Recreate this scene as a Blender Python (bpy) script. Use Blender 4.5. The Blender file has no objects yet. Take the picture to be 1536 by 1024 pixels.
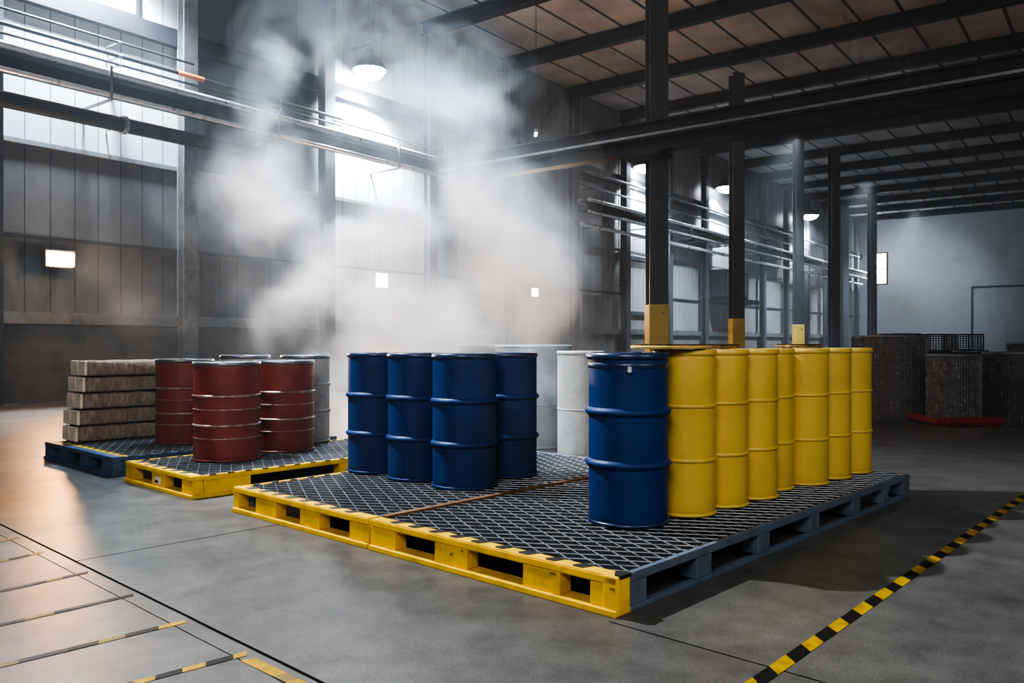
import bpy, bmesh, math, random
from mathutils import Vector, Matrix
random.seed(7)
PI = math.pi
R = math.radians
scene = bpy.context.scene
COL = scene.collection
EYE = 1.5
# ------------------------------------------------------------------ frames
PALLET_ROT = R(47.0)                       # pallets, floor joints, tape
PU = Vector((math.cos(PALLET_ROT), math.sin(PALLET_ROT), 0))
PV = Vector((-math.sin(PALLET_ROT), math.cos(PALLET_ROT), 0))
PB = Vector((0.572, 4.478, 0))             # near corner of the front pallet
WALL_ROT = R(52.85)                        # the building
WD = Vector((math.cos(WALL_ROT), math.sin(WALL_ROT), 0))
WN = Vector((-math.sin(WALL_ROT), math.cos(WALL_ROT), 0))
WALL_Y = 22.5
CEIL = 14.2
W0, W1 = -14.0, 89.0
YR = -46.0

def us(u, s, z=0.0):
    p = PB + PU * u + PV * s
    return Vector((p.x, p.y, z))

def wy(w, y, z=0.0):
    p = WD * w + WN * y
    return Vector((p.x, p.y, z))

# ------------------------------------------------------------------ materials
def new_mat(name):
    m = bpy.data.materials.new(name)
    m.use_nodes = True
    nt = m.node_tree
    b = nt.nodes['Principled BSDF']
    return m, nt, b

def lk(nt, a, b):
    nt.links.new(a, b)

def ramp(nt, fac, stops):
    r = nt.nodes.new('ShaderNodeValToRGB')
    el = r.color_ramp.elements
    while len(el) < len(stops):
        el.new(0.5)
    for e, (p, c) in zip(el, stops):
        e.position = p
        e.color = (*c, 1) if len(c) == 3 else c
    lk(nt, fac, r.inputs['Fac'])
    return r.outputs['Color']

def noise(nt, scale, detail=4, rough=0.55, coord='Object', stretch=None, dist=0.0):
    tc = nt.nodes.new('ShaderNodeTexCoord')
    n = nt.nodes.new('ShaderNodeTexNoise')
    n.inputs['Scale'].default_value = scale
    n.inputs['Detail'].default_value = detail
    n.inputs['Roughness'].default_value = rough
    n.inputs['Distortion'].default_value = dist
    src = tc.outputs[coord]
    if stretch:
        mp = nt.nodes.new('ShaderNodeMapping')
        mp.inputs['Scale'].default_value = stretch
        lk(nt, src, mp.inputs['Vector'])
        src = mp.outputs['Vector']
    lk(nt, src, n.inputs['Vector'])
    return n.outputs['Fac']

def math_node(nt, op, a, b=None, clamp=False):
    n = nt.nodes.new('ShaderNodeMath')
    n.operation = op
    n.use_clamp = clamp
    for i, v in enumerate((a, b)):
        if v is None:
            continue
        if isinstance(v, (int, float)):
            n.inputs[i].default_value = v
        else:
            lk(nt, v, n.inputs[i])
    return n.outputs[0]

def mixc(nt, fac, a, b, mode='MIX'):
    n = nt.nodes.new('ShaderNodeMix')
    n.data_type = 'RGBA'
    n.blend_type = mode
    for sock, v in ((n.inputs[0], fac), (n.inputs[6], a), (n.inputs[7], b)):
        if isinstance(v, (int, float)):
            sock.default_value = v
        elif isinstance(v, tuple):
            sock.default_value = (*v, 1)
        else:
            lk(nt, v, sock)
    return n.outputs[2]

def bump(nt, b, h, strength=0.3, dist=0.01):
    n = nt.nodes.new('ShaderNodeBump')
    n.inputs['Strength'].default_value = strength
    n.inputs['Distance'].default_value = dist
    lk(nt, h, n.inputs['Height'])
    lk(nt, n.outputs['Normal'], b.inputs['Normal'])

def paint(name, col, dark=None, rough=0.4, metal=0.0, wear=0.5, scale=6.0, bumpy=0.05, coat=0.0, spec=0.5, scuff_or_glint=None, scuff_or_glint_at=0.68):
    m, nt, b = new_mat(name)
    dark = dark or tuple(c * 0.6 for c in col)
    n1 = noise(nt, scale, 6, 0.65)
    c = ramp(nt, n1, [(0.3, dark), (0.3 + 0.4 * wear, col), (1.0, col)])
    if scuff_or_glint:
        n2 = noise(nt, scale * 4, 8, 0.75, stretch=(1, 1, 0.35))
        f = ramp(nt, n2, [(scuff_or_glint_at, (0, 0, 0)), (scuff_or_glint_at + 0.05, (1, 1, 1))])
        c = mixc(nt, f, c, scuff_or_glint)
    lk(nt, c, b.inputs['Base Color'])
    rr = math_node(nt, 'MULTIPLY_ADD', n1, 0.25)
    rr.node.inputs[2].default_value = rough - 0.1
    lk(nt, rr, b.inputs['Roughness'])
    b.inputs['Metallic'].default_value = metal
    b.inputs['Coat Weight'].default_value = coat
    b.inputs['Coat Roughness'].default_value = 0.3
    b.inputs['Specular IOR Level'].default_value = spec
    if bumpy:
        bump(nt, b, noise(nt, scale * 5, 4), bumpy, 0.01)
    return m

def plain(name, col, rough=0.5, metal=0.0):
    return paint(name, col, tuple(c * 0.8 for c in col), rough, metal, 0.5, 8, 0.02)

def emit(name, col, strength):
    m, nt, b = new_mat(name)
    b.inputs['Base Color'].default_value = (*col, 1)
    b.inputs['Emission Color'].default_value = (*col, 1)
    n = noise(nt, 3, 1)
    s = math_node(nt, 'MULTIPLY_ADD', n, strength * 0.1)
    s.node.inputs[2].default_value = strength
    lk(nt, s, b.inputs['Emission Strength'])
    return m

# floor: polished concrete with saw-cut joints, stains and wet-looking gloss
def floor_mat():
    m, nt, b = new_mat('polished_concrete')
    tc = nt.nodes.new('ShaderNodeTexCoord')
    n1 = noise(nt, 0.55, 6, 0.62, dist=0.4)
    n2 = noise(nt, 3.5, 8, 0.7)
    n3 = noise(nt, 75, 3, 0.6)
    c = ramp(nt, n1, [(0.3, (0.082, 0.082, 0.080)), (0.5, (0.112, 0.111, 0.106)), (0.72, (0.138, 0.136, 0.129))])
    c2 = ramp(nt, n2, [(0.32, (0.5, 0.5, 0.5)), (0.5, (0.88, 0.88, 0.88)), (0.66, (1.15, 1.15, 1.13))])
    c = mixc(nt, 0.75, c, c2, 'MULTIPLY')
    c3 = ramp(nt, n3, [(0.35, (0.62, 0.62, 0.62)), (0.62, (1.1, 1.1, 1.1))])
    c = mixc(nt, 0.7, c, c3, 'MULTIPLY')
    # rare dark scratches
    n5 = noise(nt, 2.2, 3, 0.5, stretch=(0.7, 3.5, 1))
    f = ramp(nt, n5, [(0.74, (0, 0, 0)), (0.77, (1, 1, 1))])
    c = mixc(nt, f, c, (0.07, 0.07, 0.068))
    # joints: lines at fixed u or s in the floor's own coordinates (x = u, y = s)
    sep = nt.nodes.new('ShaderNodeSeparateXYZ')
    lk(nt, tc.outputs['Object'], sep.inputs[0])
    wob = math_node(nt, 'MULTIPLY', math_node(nt, 'SUBTRACT', noise(nt, 1.2, 2), 0.5), 0.012)
    mask = None
    def line(axis, pos, half):
        d = math_node(nt, 'ABSOLUTE', math_node(nt, 'SUBTRACT', math_node(nt, 'ADD', sep.outputs[axis], wob), pos))
        l = math_node(nt, 'LESS_THAN', d, half)
        if (axis, pos) == (0, -0.07):
            l = math_node(nt, 'MULTIPLY', l, math_node(nt, 'LESS_THAN', sep.outputs[1], 0.0))
        if (axis, pos) == (1, 3.42):
            l = math_node(nt, 'MULTIPLY', l, math_node(nt, 'GREATER_THAN', sep.outputs[0], -1.585))
        return l
    for args in ((0, -1.585, 0.010), (0, -1.70, 0.0035), (0, -0.07, 0.006), (1, 3.42, 0.007), (0, 8.9, 0.008),
                 (0, 14.9, 0.01), (1, 11.6, 0.008), (1, -4.4, 0.008), (0, 21, 0.012)):
        l = line(*args)
        mask = l if mask is None else math_node(nt, 'MAXIMUM', mask, l)
    c = mixc(nt, mask, c, (0.012, 0.012, 0.012))
    lk(nt, c, b.inputs['Base Color'])
    n4 = noise(nt, 1.3, 7, 0.65, dist=0.6)
    r = ramp(nt, n4, [(0.3, (0.33, 0.33, 0.33)), (0.55, (0.39, 0.39, 0.39)), (0.8, (0.47, 0.47, 0.47))])
    lk(nt, r, b.inputs['Roughness'])
    lk(nt, math_node(nt, 'MULTIPLY_ADD', mask, -0.28), b.inputs['Specular IOR Level'])
    b.inputs['Specular IOR Level'].links[0].from_node.inputs[2].default_value = 0.28
    h = math_node(nt, 'SUBTRACT', math_node(nt, 'MULTIPLY_ADD', n3, 0.25), math_node(nt, 'MULTIPLY', mask, 1.0))
    h.node.inputs[0].links and None
    bump(nt, b, h, 0.4, 0.006)
    return m

def cladding_mat(name, col, dark, seam=0.62, seam_w=0.014, rough=0.45, metal=0.0):
    """metal cladding with seams running up the wall (object x = along the wall)"""
    m, nt, b = new_mat(name)
    tc = nt.nodes.new('ShaderNodeTexCoord')
    sep = nt.nodes.new('ShaderNodeSeparateXYZ')
    lk(nt, tc.outputs['Object'], sep.inputs[0])
    fr = math_node(nt, 'FRACT', math_node(nt, 'DIVIDE', math_node(nt, 'ADD', sep.outputs[0], 100.0), seam))
    ln = math_node(nt, 'LESS_THAN', fr, seam_w / seam * 2)
    n1 = noise(nt, 0.8, 6, 0.6, stretch=(1, 1, 0.4))
    c = ramp(nt, n1, [(0.25, dark), (0.55, col), (1, col)])
    ids = math_node(nt, 'FLOOR', math_node(nt, 'DIVIDE', math_node(nt, 'ADD', sep.outputs[0], 100.0), seam))
    wn = nt.nodes.new('ShaderNodeTexWhiteNoise')
    wn.noise_dimensions = '1D'
    lk(nt, ids, wn.inputs['W'])
    sh = ramp(nt, wn.outputs['Value'], [(0, (0.85, 0.85, 0.85)), (1, (1, 1, 1))])
    c = mixc(nt, 1.0, c, sh, 'MULTIPLY')
    c = mixc(nt, ln, c, tuple(x * 0.3 for x in dark))
    lk(nt, c, b.inputs['Base Color'])
    b.inputs['Roughness'].default_value = rough
    b.inputs['Metallic'].default_value = metal
    bump(nt, b, math_node(nt, 'MULTIPLY', ln, -1.0), 0.5, 0.02)
    return m

def ceiling_mat():
    m, nt, b = new_mat('roof_sheeting')
    tc = nt.nodes.new('ShaderNodeTexCoord')
    sep = nt.nodes.new('ShaderNodeSeparateXYZ')
    lk(nt, tc.outputs['Object'], sep.inputs[0])
    fr = math_node(nt, 'FRACT', math_node(nt, 'DIVIDE', math_node(nt, 'ADD', sep.outputs[1], 100.0), 1.55))
    ln = math_node(nt, 'LESS_THAN', fr, 0.085)
    n1 = noise(nt, 0.35, 6, 0.6)
    c = ramp(nt, n1, [(0.3, (0.36, 0.345, 0.33)), (0.65, (0.66, 0.64, 0.62))])
    c = mixc(nt, ln, c, (0.04, 0.042, 0.05))
    lk(nt, c, b.inputs['Base Color'])
    b.inputs['Roughness'].default_value = 0.7
    bump(nt, b, ln, 0.6, 0.05)
    return m

M = {}
M['floor'] = floor_mat()
M['ceiling'] = ceiling_mat()
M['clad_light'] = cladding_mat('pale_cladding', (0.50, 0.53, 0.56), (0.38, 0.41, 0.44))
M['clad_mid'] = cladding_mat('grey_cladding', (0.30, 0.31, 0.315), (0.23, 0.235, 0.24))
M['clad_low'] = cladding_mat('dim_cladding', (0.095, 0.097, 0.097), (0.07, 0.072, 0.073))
M['clad_unlit'] = cladding_mat('unlit_cladding', (0.08, 0.082, 0.086), (0.055, 0.057, 0.06), seam=2.4)
M['plinth'] = paint('plinth_concrete', (0.15, 0.145, 0.135), (0.09, 0.088, 0.083), 0.8, scale=1.2, bumpy=0.2)
M['wallplain'] = paint('painted_wall', (0.52, 0.54, 0.56), (0.44, 0.46, 0.48), 0.75, scale=0.4)
M['steel_dark'] = paint('dark_steel', (0.013, 0.016, 0.022), (0.009, 0.011, 0.015), 0.6, 0.3, scale=2)
M['steel_col'] = paint('blue_grey_steel', (0.075, 0.085, 0.10), (0.05, 0.057, 0.07), 0.5, 0.2, scale=2)
M['steel_bright'] = paint('galvanised_steel', (0.85, 0.87, 0.90), (0.65, 0.67, 0.70), 0.28, 0.55, scale=4)
M['steel_mid'] = paint('worn_steel', (0.27, 0.28, 0.29), (0.17, 0.18, 0.19), 0.42, 0.6, scale=3)
M['guard_yellow'] = paint('column_yellow', (0.70, 0.50, 0.10), (0.50, 0.35, 0.07), 0.5, scale=2.5, scuff_or_glint=(0.2, 0.16, 0.08), scuff_or_glint_at=0.72)
M['pal_yellow'] = paint('pallet_yellow', (0.80, 0.49, 0.012), (0.52, 0.33, 0.01), 0.5, spec=0.25, wear=0.6, scale=5, bumpy=0.1, scuff_or_glint=(0.16, 0.10, 0.02), scuff_or_glint_at=0.71)
M['pal_blue'] = paint('pallet_blue', (0.045, 0.095, 0.20), (0.03, 0.06, 0.13), 0.5, wear=0.6, scale=6, bumpy=0.1, scuff_or_glint=(0.20, 0.24, 0.30), scuff_or_glint_at=0.72)
M['pal_slate'] = paint('pallet_slate_blue', (0.115, 0.15, 0.205), (0.07, 0.095, 0.14), 0.55, wear=0.6, scale=6, bumpy=0.1, scuff_or_glint=(0.24, 0.27, 0.30), scuff_or_glint_at=0.72)
M['hazard_black'] = paint('hazard_black', (0.02, 0.018, 0.014), (0.01, 0.009, 0.008), 0.6, scuff_or_glint=(0.22, 0.15, 0.03), scuff_or_glint_at=0.66)
M['deck'] = paint('black_deck', (0.010, 0.012, 0.016), (0.006, 0.007, 0.009), 0.7, spec=0.1, scale=10, bumpy=0.3)
M['wire'] = paint('grating_wire', (0.36, 0.39, 0.43), (0.16, 0.18, 0.20), 0.4, 0.5, scale=9)
M['rust_edge'] = paint('rusty_edge', (0.20, 0.11, 0.045), (0.08, 0.05, 0.03), 0.7, 0.2, scale=4, bumpy=0.2)
M['blue'] = paint('drum_blue', (0.009, 0.042, 0.165), (0.007, 0.031, 0.12), 0.48, spec=0.3, wear=0.5, scale=2.5, bumpy=0.03, coat=0.0, scuff_or_glint=(0.03, 0.06, 0.15), scuff_or_glint_at=0.74)
M['blue_lid'] = paint('drum_blue_lid', (0.012, 0.035, 0.11), (0.007, 0.02, 0.06), 0.3, scale=3, coat=0.4)
M['yellow'] = paint('drum_yellow', (0.63, 0.43, 0.078), (0.54, 0.365, 0.065), 0.36, wear=0.5, scale=1.6, bumpy=0.02, coat=0.25, scuff_or_glint=(0.52, 0.32, 0.02), scuff_or_glint_at=0.76)
M['red'] = paint('drum_red', (0.25, 0.035, 0.022), (0.13, 0.02, 0.016), 0.42, wear=0.7, scale=3.5, bumpy=0.08, coat=0.2, scuff_or_glint=(0.34, 0.20, 0.17), scuff_or_glint_at=0.67)
M['red_ring'] = paint('worn_ring', (0.50, 0.38, 0.36), (0.22, 0.06, 0.045), 0.35, 0.5, wear=0.8, scale=9, scuff_or_glint=(0.85, 0.8, 0.78), scuff_or_glint_at=0.6)
M['red_lid'] = paint('grey_drum_rim', (0.22, 0.23, 0.25), (0.10, 0.10, 0.11), 0.3, 0.7, scale=5)
M['white'] = paint('drum_white', (0.42, 0.43, 0.44), (0.30, 0.31, 0.32), 0.5, scale=3, scuff_or_glint=(0.4, 0.4, 0.4), scuff_or_glint_at=0.72)
M['grey_drum'] = paint('drum_grey', (0.36, 0.37, 0.38), (0.24, 0.25, 0.26), 0.5, scale=3, scuff_or_glint=(0.2, 0.2, 0.2), scuff_or_glint_at=0.7)
M['lid_rust'] = paint('rusty_lid', (0.30, 0.17, 0.07), (0.10, 0.06, 0.035), 0.6, 0.3, wear=0.8, scale=7, scuff_or_glint=(0.70, 0.52, 0.18), scuff_or_glint_at=0.56)
M['lid_pale'] = paint('dirty_yellow_lid', (0.74, 0.55, 0.16), (0.40, 0.26, 0.07), 0.55, wear=0.8, scale=8, scuff_or_glint=(0.10, 0.06, 0.03), scuff_or_glint_at=0.6)
M['tape_yellow'] = paint('tape_yellow', (0.42, 0.27, 0.015), (0.20, 0.13, 0.015), 0.5, spec=0.12, wear=0.7, scale=14, scuff_or_glint=(0.12, 0.10, 0.05), scuff_or_glint_at=0.62)
M['tape_black'] = paint('tape_black', (0.016, 0.015, 0.014), (0.008, 0.008, 0.008), 0.5, spec=0.12, scale=14, scuff_or_glint=(0.10, 0.09, 0.07), scuff_or_glint_at=0.68)
M['tape_worn'] = paint('tape_worn_dark', (0.060, 0.058, 0.054), (0.035, 0.034, 0.032), 0.6, spec=0.12, scale=14, scuff_or_glint=(0.18, 0.12, 0.03), scuff_or_glint_at=0.60)
M['tape_faded'] = paint('tape_faded_yellow', (0.26, 0.19, 0.06), (0.11, 0.095, 0.06), 0.6, spec=0.12, wear=0.8, scale=12, scuff_or_glint=(0.08, 0.075, 0.065), scuff_or_glint_at=0.55)
M['red_tray'] = paint('red_plastic', (0.28, 0.012, 0.016), (0.16, 0.008, 0.01), 0.35, scale=5)
M['mesh_blue'] = paint('dark_blue_roll', (0.022, 0.034, 0.065), (0.013, 0.02, 0.04), 0.4, scale=20, bumpy=0.4)
M['mesh_brown'] = paint('dark_brown_roll', (0.13, 0.115, 0.105), (0.07, 0.065, 0.062), 0.5, scale=20, bumpy=0.4)
M['mesh_wire'] = paint('glint_flecked_wire', (0.26, 0.25, 0.24), (0.09, 0.09, 0.095), 0.35, 0.4, wear=0.9, scale=7, scuff_or_glint=(1.0, 0.95, 0.85), scuff_or_glint_at=0.58)  # bright flecks are glints painted into the wire colour
M['mesh_wire_dark'] = paint('black_wire', (0.03, 0.032, 0.036), (0.015, 0.016, 0.018), 0.4, 0.6, scale=9)
M['ink'] = plain('stamp_ink', (0.03, 0.022, 0.01), 0.7)
M['label'] = paint('paper_label', (0.62, 0.60, 0.50), (0.45, 0.42, 0.33), 0.7, scale=20)
M['lamp_shell'] = plain('lamp_shell', (0.10, 0.105, 0.11), 0.4, 0.6)
M['cool_lens'] = emit('cool_lens', (0.86, 0.93, 1.0), 110)
M['far_lens'] = emit('far_cool_lens', (0.86, 0.93, 1.0), 22)
M['window_glow'] = emit('bright_pane', (0.83, 0.92, 1.0), 16)
M['warm_lens'] = emit('warm_lens', (1.0, 0.46, 0.13), 400)
M['orange'] = plain('orange_sleeve', (0.6, 0.17, 0.03), 0.5)

def fibre_mat():
    m, nt, b = new_mat('fibrous_bale')
    n1 = noise(nt, 9, 8, 0.75, stretch=(2.6, 1.0, 0.7), dist=1.2)
    n2 = noise(nt, 40, 6, 0.8, stretch=(1.0, 1.0, 0.5))
    c = ramp(nt, n1, [(0.3, (0.17, 0.125, 0.085)), (0.55, (0.42, 0.34, 0.25)), (0.75, (0.58, 0.48, 0.36))])
    c2 = ramp(nt, n2, [(0.3, (0.6, 0.57, 0.52)), (0.6, (1, 1, 1))])
    c = mixc(nt, 0.9, c, c2, 'MULTIPLY')
    lk(nt, c, b.inputs['Base Color'])
    b.inputs['Roughness'].default_value = 0.9
    bump(nt, b, n2, 0.8, 0.03)
    return m
M['bale'] = fibre_mat()
M['bale_wrap'] = paint('bale_wrapper', (0.80, 0.70, 0.55), (0.52, 0.43, 0.31), 0.75, scale=8, bumpy=0.3, scuff_or_glint=(0.22, 0.17, 0.11), scuff_or_glint_at=0.66)
M['strap'] = plain('dark_strap', (0.07, 0.055, 0.04), 0.7)

# ------------------------------------------------------------------ mesh helpers
class MB:
    def __init__(self):
        self.bm = bmesh.new()
    def box(self, x0, x1, y0, y1, z0, z1, mat=0):
        vs = [self.bm.verts.new(p) for p in ((x0, y0, z0), (x1, y0, z0), (x1, y1, z0), (x0, y1, z0),
                                             (x0, y0, z1), (x1, y0, z1), (x1, y1, z1), (x0, y1, z1))]
        for f in ((3, 2, 1, 0), (4, 5, 6, 7), (0, 1, 5, 4), (1, 2, 6, 5), (2, 3, 7, 6), (3, 0, 4, 7)):
            fc = self.bm.faces.new([vs[i] for i in f])
            fc.material_index = mat
        return self
    def prism(self, pts, z0, z1, mat=0):
        a = [self.bm.verts.new((x, y, z0)) for x, y in pts]
        b = [self.bm.verts.new((x, y, z1)) for x, y in pts]
        n = len(pts)
        fs = [self.bm.faces.new(a[::-1]), self.bm.faces.new(b)]
        for i in range(n):
            fs.append(self.bm.faces.new((a[i], a[(i + 1) % n], b[(i + 1) % n], b[i])))
        for f in fs:
            f.material_index = mat
        return self
    def lathe(self, prof, n=48, cap0=True, cap1=True, cx=0, cy=0):
        rings = []
        for r, z in prof:
            if r < 1e-5:
                rings.append([self.bm.verts.new((cx, cy, z))])
            else:
                rings.append([self.bm.verts.new((cx + r * math.cos(2 * PI * i / n), cy + r * math.sin(2 * PI * i / n), z)) for i in range(n)])
        for a, b in zip(rings, rings[1:]):
            for i in range(n):
                j = (i + 1) % n
                if len(a) == 1 and len(b) > 1:
                    self.bm.faces.new((a[0], b[j], b[i]))
                elif len(b) == 1 and len(a) > 1:
                    self.bm.faces.new((a[i], a[j], b[0]))
                elif len(a) > 1:
                    self.bm.faces.new((a[i], a[j], b[j], b[i]))
        if cap0 and len(rings[0]) > 1:
            self.bm.faces.new(rings[0][::-1])
        if cap1 and len(rings[-1]) > 1:
            self.bm.faces.new(rings[-1])
        return self
    def tube(self, pts, r, n=8, closed=False):
        pts = [Vector(p) for p in pts]
        rings = []
        m = len(pts)
        for i, p in enumerate(pts):
            if closed:
                t = pts[(i + 1) % m] - pts[i - 1]
            else:
                t = pts[min(i + 1, m - 1)] - pts[max(i - 1, 0)]
            t.normalize()
            up = Vector((0, 0, 1)) if abs(t.z) < 0.95 else Vector((1, 0, 0))
            a = t.cross(up).normalized()
            b = a.cross(t).normalized()
            rings.append([self.bm.verts.new(p + a * r * math.cos(2 * PI * k / n) + b * r * math.sin(2 * PI * k / n)) for k in range(n)])
        pairs = list(zip(rings, rings[1:])) + ([(rings[-1], rings[0])] if closed else [])
        for a, b in pairs:
            for k in range(n):
                j = (k + 1) % n
                self.bm.faces.new((a[k], b[k], b[j], a[j]))
        if not closed:
            self.bm.faces.new(rings[0])
            self.bm.faces.new(rings[-1][::-1])
        return self
    def build(self, name, mat, parent=None, loc=(0, 0, 0), rotz=0.0, smooth=False, bevel=0.0, angle=35):
        bmesh.ops.recalc_face_normals(self.bm, faces=self.bm.faces)
        me = bpy.data.meshes.new(name)
        self.bm.to_mesh(me)
        self.bm.free()
        for m in (mat if isinstance(mat, (list, tuple)) else [mat]):
            me.materials.append(m)
        if smooth:
            me.shade_smooth()
            me.set_sharp_from_angle(angle=R(angle))
        o = bpy.data.objects.new(name, me)
        COL.objects.link(o)
        o.location = loc
        o.rotation_euler = (0, 0, rotz)
        if parent is not None:
            o.parent = parent
        if bevel:
            md = o.modifiers.new('edge', 'BEVEL')
            md.width = bevel
            md.segments = 2
            md.limit_method = 'ANGLE'
        return o

def tag(o, label, cat, group=None, kind=None):
    o['label'] = label
    o['category'] = cat
    if group:
        o['group'] = group
    if kind:
        o['kind'] = kind
    return o

def thing(name, label, cat, loc=(0, 0, 0), rotz=0.0, group=None, kind=None):
    o = bpy.data.objects.new(name, None)
    o.empty_display_size = 0.2
    COL.objects.link(o)
    o.location = loc
    o.rotation_euler = (0, 0, rotz)
    return tag(o, label, cat, group, kind)

def dup(root, loc, rotz, label, group=None):
    r = root.copy()
    COL.objects.link(r)
    r.location = loc
    r.rotation_euler = (0, 0, rotz)
    r['label'] = label
    if group:
        r['group'] = group
    for ch in list(root.children):
        c = ch.copy()
        COL.objects.link(c)
        c.parent = r
        for g in list(ch.children):
            d = g.copy()
            COL.objects.link(d)
            d.parent = c
    return r

def struct(o, label, cat):
    return tag(o, label, cat, kind='structure')

# ------------------------------------------------------------------ the shell
mb = MB()
mb.box(-16, 100, -75, 60, -0.3, 0.0)
fl = mb.build('floor', M['floor'], loc=PB, rotz=PALLET_ROT)
struct(fl, 'grey polished concrete warehouse floor with saw cut joints', 'floor')

mb = MB().box(W0, W1 + 0.4, YR, WALL_Y + 0.6, CEIL, CEIL + 0.3)
struct(mb.build('ceiling', M['ceiling'], rotz=WALL_ROT), 'dark ribbed metal roof sheeting over the whole hall', 'ceiling')

# left wall: one backing slab, with bays of cladding as parts
BAYS = [-14, 3.0, 8.2, 13.4, 18.6, 23.8, 29.0, 34.2, 39.4, 44.6, 49.8, 55.0, 60.2, 65.4, 70.6, 75.8, 81.0, 86.2, 89.0]
mb = MB().box(W0, W1 + 0.4, WALL_Y, WALL_Y + 0.4, 2.0, CEIL)
wl = mb.build('wall_left', M['clad_mid'], rotz=WALL_ROT)
struct(wl, 'long grey clad side wall with steel posts and girts', 'wall')
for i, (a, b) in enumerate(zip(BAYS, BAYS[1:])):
    lit = i in (1, 2, 4, 5, 8)  # lamp-lit bays get paler upper cladding: lamp light put into the colour
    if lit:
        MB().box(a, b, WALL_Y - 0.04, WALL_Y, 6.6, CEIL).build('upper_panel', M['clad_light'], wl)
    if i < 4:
        MB().box(a, b, WALL_Y - 0.04, WALL_Y, 2.0, 6.6 if lit else 4.2).build('lower_panel', M['clad_low'], wl)  # left bays take a darker copy of the grey, toning down lamp light
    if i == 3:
        MB().box(a, b, WALL_Y - 0.04, WALL_Y, 4.2, CEIL).build('upper_panel', M['clad_unlit'], wl)  # bay between the lamps: its lack of light put into darker cladding
mb = MB().box(W0, W1 + 0.4, WALL_Y - 0.12, WALL_Y + 0.4, 0.0, 2.0)
pl = mb.build('baseboard_left', M['plinth'], rotz=WALL_ROT)
struct(pl, 'dark concrete plinth along the foot of the side wall', 'plinth')
def trim(n, y0, z0, z1, mat, label, a=W0, b=W1):
    o = MB().box(a, b, WALL_Y - y0, WALL_Y - 0.041, z0, z1).build('trim_%d' % n, M[mat], rotz=WALL_ROT)
    struct(o, label, 'girt')
trim(1, 0.30, 2.0, 2.30, 'steel_mid', 'worn pale ledge capping the concrete plinth of the side wall')
trim(2, 0.10, 4.18, 4.27, 'steel_dark', 'thin dark girt on the side wall just above the warm floodlights')
trim(3, 0.12, 6.56, 6.68, 'steel_mid', 'thin pale girt on the side wall under the bright upper panels')
trim(4, 0.28, 10.15, 10.65, 'steel_dark', 'deep dark girt high on the side wall under the lamps')

posts = BAYS[1:-1]
for k, w in enumerate(posts):
    p = MB()
    p.box(-0.22, 0.22, -0.62, -0.56, 0.0, CEIL - 0.5)
    p.box(-0.22, 0.22, -0.30, -0.24, 0.0, CEIL - 0.5)
    p.box(-0.035, 0.035, -0.56, -0.30, 0.0, CEIL - 0.5)
    o = p.build('wall_column', M['steel_mid'] if k in (2,) else M['steel_col'], loc=wy(w, WALL_Y), rotz=WALL_ROT)
    lab = {2: 'pale steel wall post at the far left, between the bright bay and the dark bay',
           3: 'dark steel wall post beside the lamp bay, its top in smoke',
           4: 'steel wall post at the cut end of the silver cable tray behind smoke',
           6: 'dark wall post at the left end of the overhead crane girder'}.get(k)
    tag(o, lab or 'steel wall post along the grey side wall', 'wall post', 'steel posts of the side wall', 'structure')

for w in BAYS[1:-1]:
    p = MB()
    L = WALL_Y - YR - 0.7
    p.box(-0.18, 0.18, YR, WALL_Y - 0.05, -0.56, -0.50)
    p.box(-0.18, 0.18, YR, WALL_Y - 0.05, -0.06, 0.0)
    p.box(-0.03, 0.03, YR, WALL_Y - 0.05, -0.50, -0.06)
    o = p.build('ceiling_beam', M['steel_dark'], loc=wy(w, 0, CEIL), rotz=WALL_ROT)
    tag(o, 'dark steel rafter crossing under the roof sheeting', 'rafter', 'rafters under the roof', 'structure')

o = MB().box(W1, W1 + 0.4, YR, WALL_Y, 0, CEIL).build('wall_back', M['wallplain'], rotz=WALL_ROT)
struct(o, 'plain pale grey end wall fading into haze', 'wall')
MB().box(W1 - 0.08, W1, 12.2, 12.35, 0, 6.9).build('panel_seam', M['steel_col'], o)
MB().box(W1 - 0.08, W1, 5.0, 12.35, 6.8, 6.95).build('panel_rail', M['steel_col'], o)
MB().box(W1 - 0.08, W1, 1.6, 1.7, 0, 6.0).build('panel_seam', M['steel_col'], o)
o = MB().box(W0, W1 + 0.4, YR - 0.4, YR, 0, CEIL).build('wall_right', M['wallplain'], rotz=WALL_ROT)
struct(o, 'grey wall on the unseen right side of the hall', 'wall')
o = MB().box(W0 - 0.4, W0, YR - 0.4, WALL_Y + 0.4, 0, CEIL).build('wall_front', M['wallplain'], rotz=WALL_ROT)
struct(o, 'grey wall behind the viewer', 'wall')

# bright strip windows
def strip_window(n, w, z0, z1, width, label):
    t = thing('window_%d' % n, label, 'window', wy(w, WALL_Y - 0.12), WALL_ROT, kind='structure')
    f = MB()
    for a, b, c, d in ((-width / 2 - .1, width / 2 + .1, z1, z1 + .1), (-width / 2 - .1, width / 2 + .1, z0 - .1, z0),
                       (-width / 2 - .1, -width / 2, z0, z1), (width / 2, width / 2 + .1, z0, z1), (-.03, .03, z0, z1)):
        f.box(a, b, -0.02, 0.06, c, d)
    f.build('window_frame', M['steel_dark'], t)
    MB().box(-width / 2, width / 2, 0.03, 0.05, z0, z1).build('pane', M['window_glow'], t)
strip_window(1, 10.9, 10.75, 12.6, 2.2, 'overexposed white strip window high at the upper left corner of the wall')
strip_window(2, 83.4, 8.9, 12.2, 2.6, 'small bright tall window near the far end of the side wall')
o = thing('window_3', 'narrow bright window on the end wall beside the far corner', 'window', wy(W1 - 0.06, 20.5), WALL_ROT, kind='structure')
MB().box(-0.04, 0.0, -0.6, 0.6, 7.6, 10.6).build('pane', M['window_glow'], o)
fm = MB()
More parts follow.
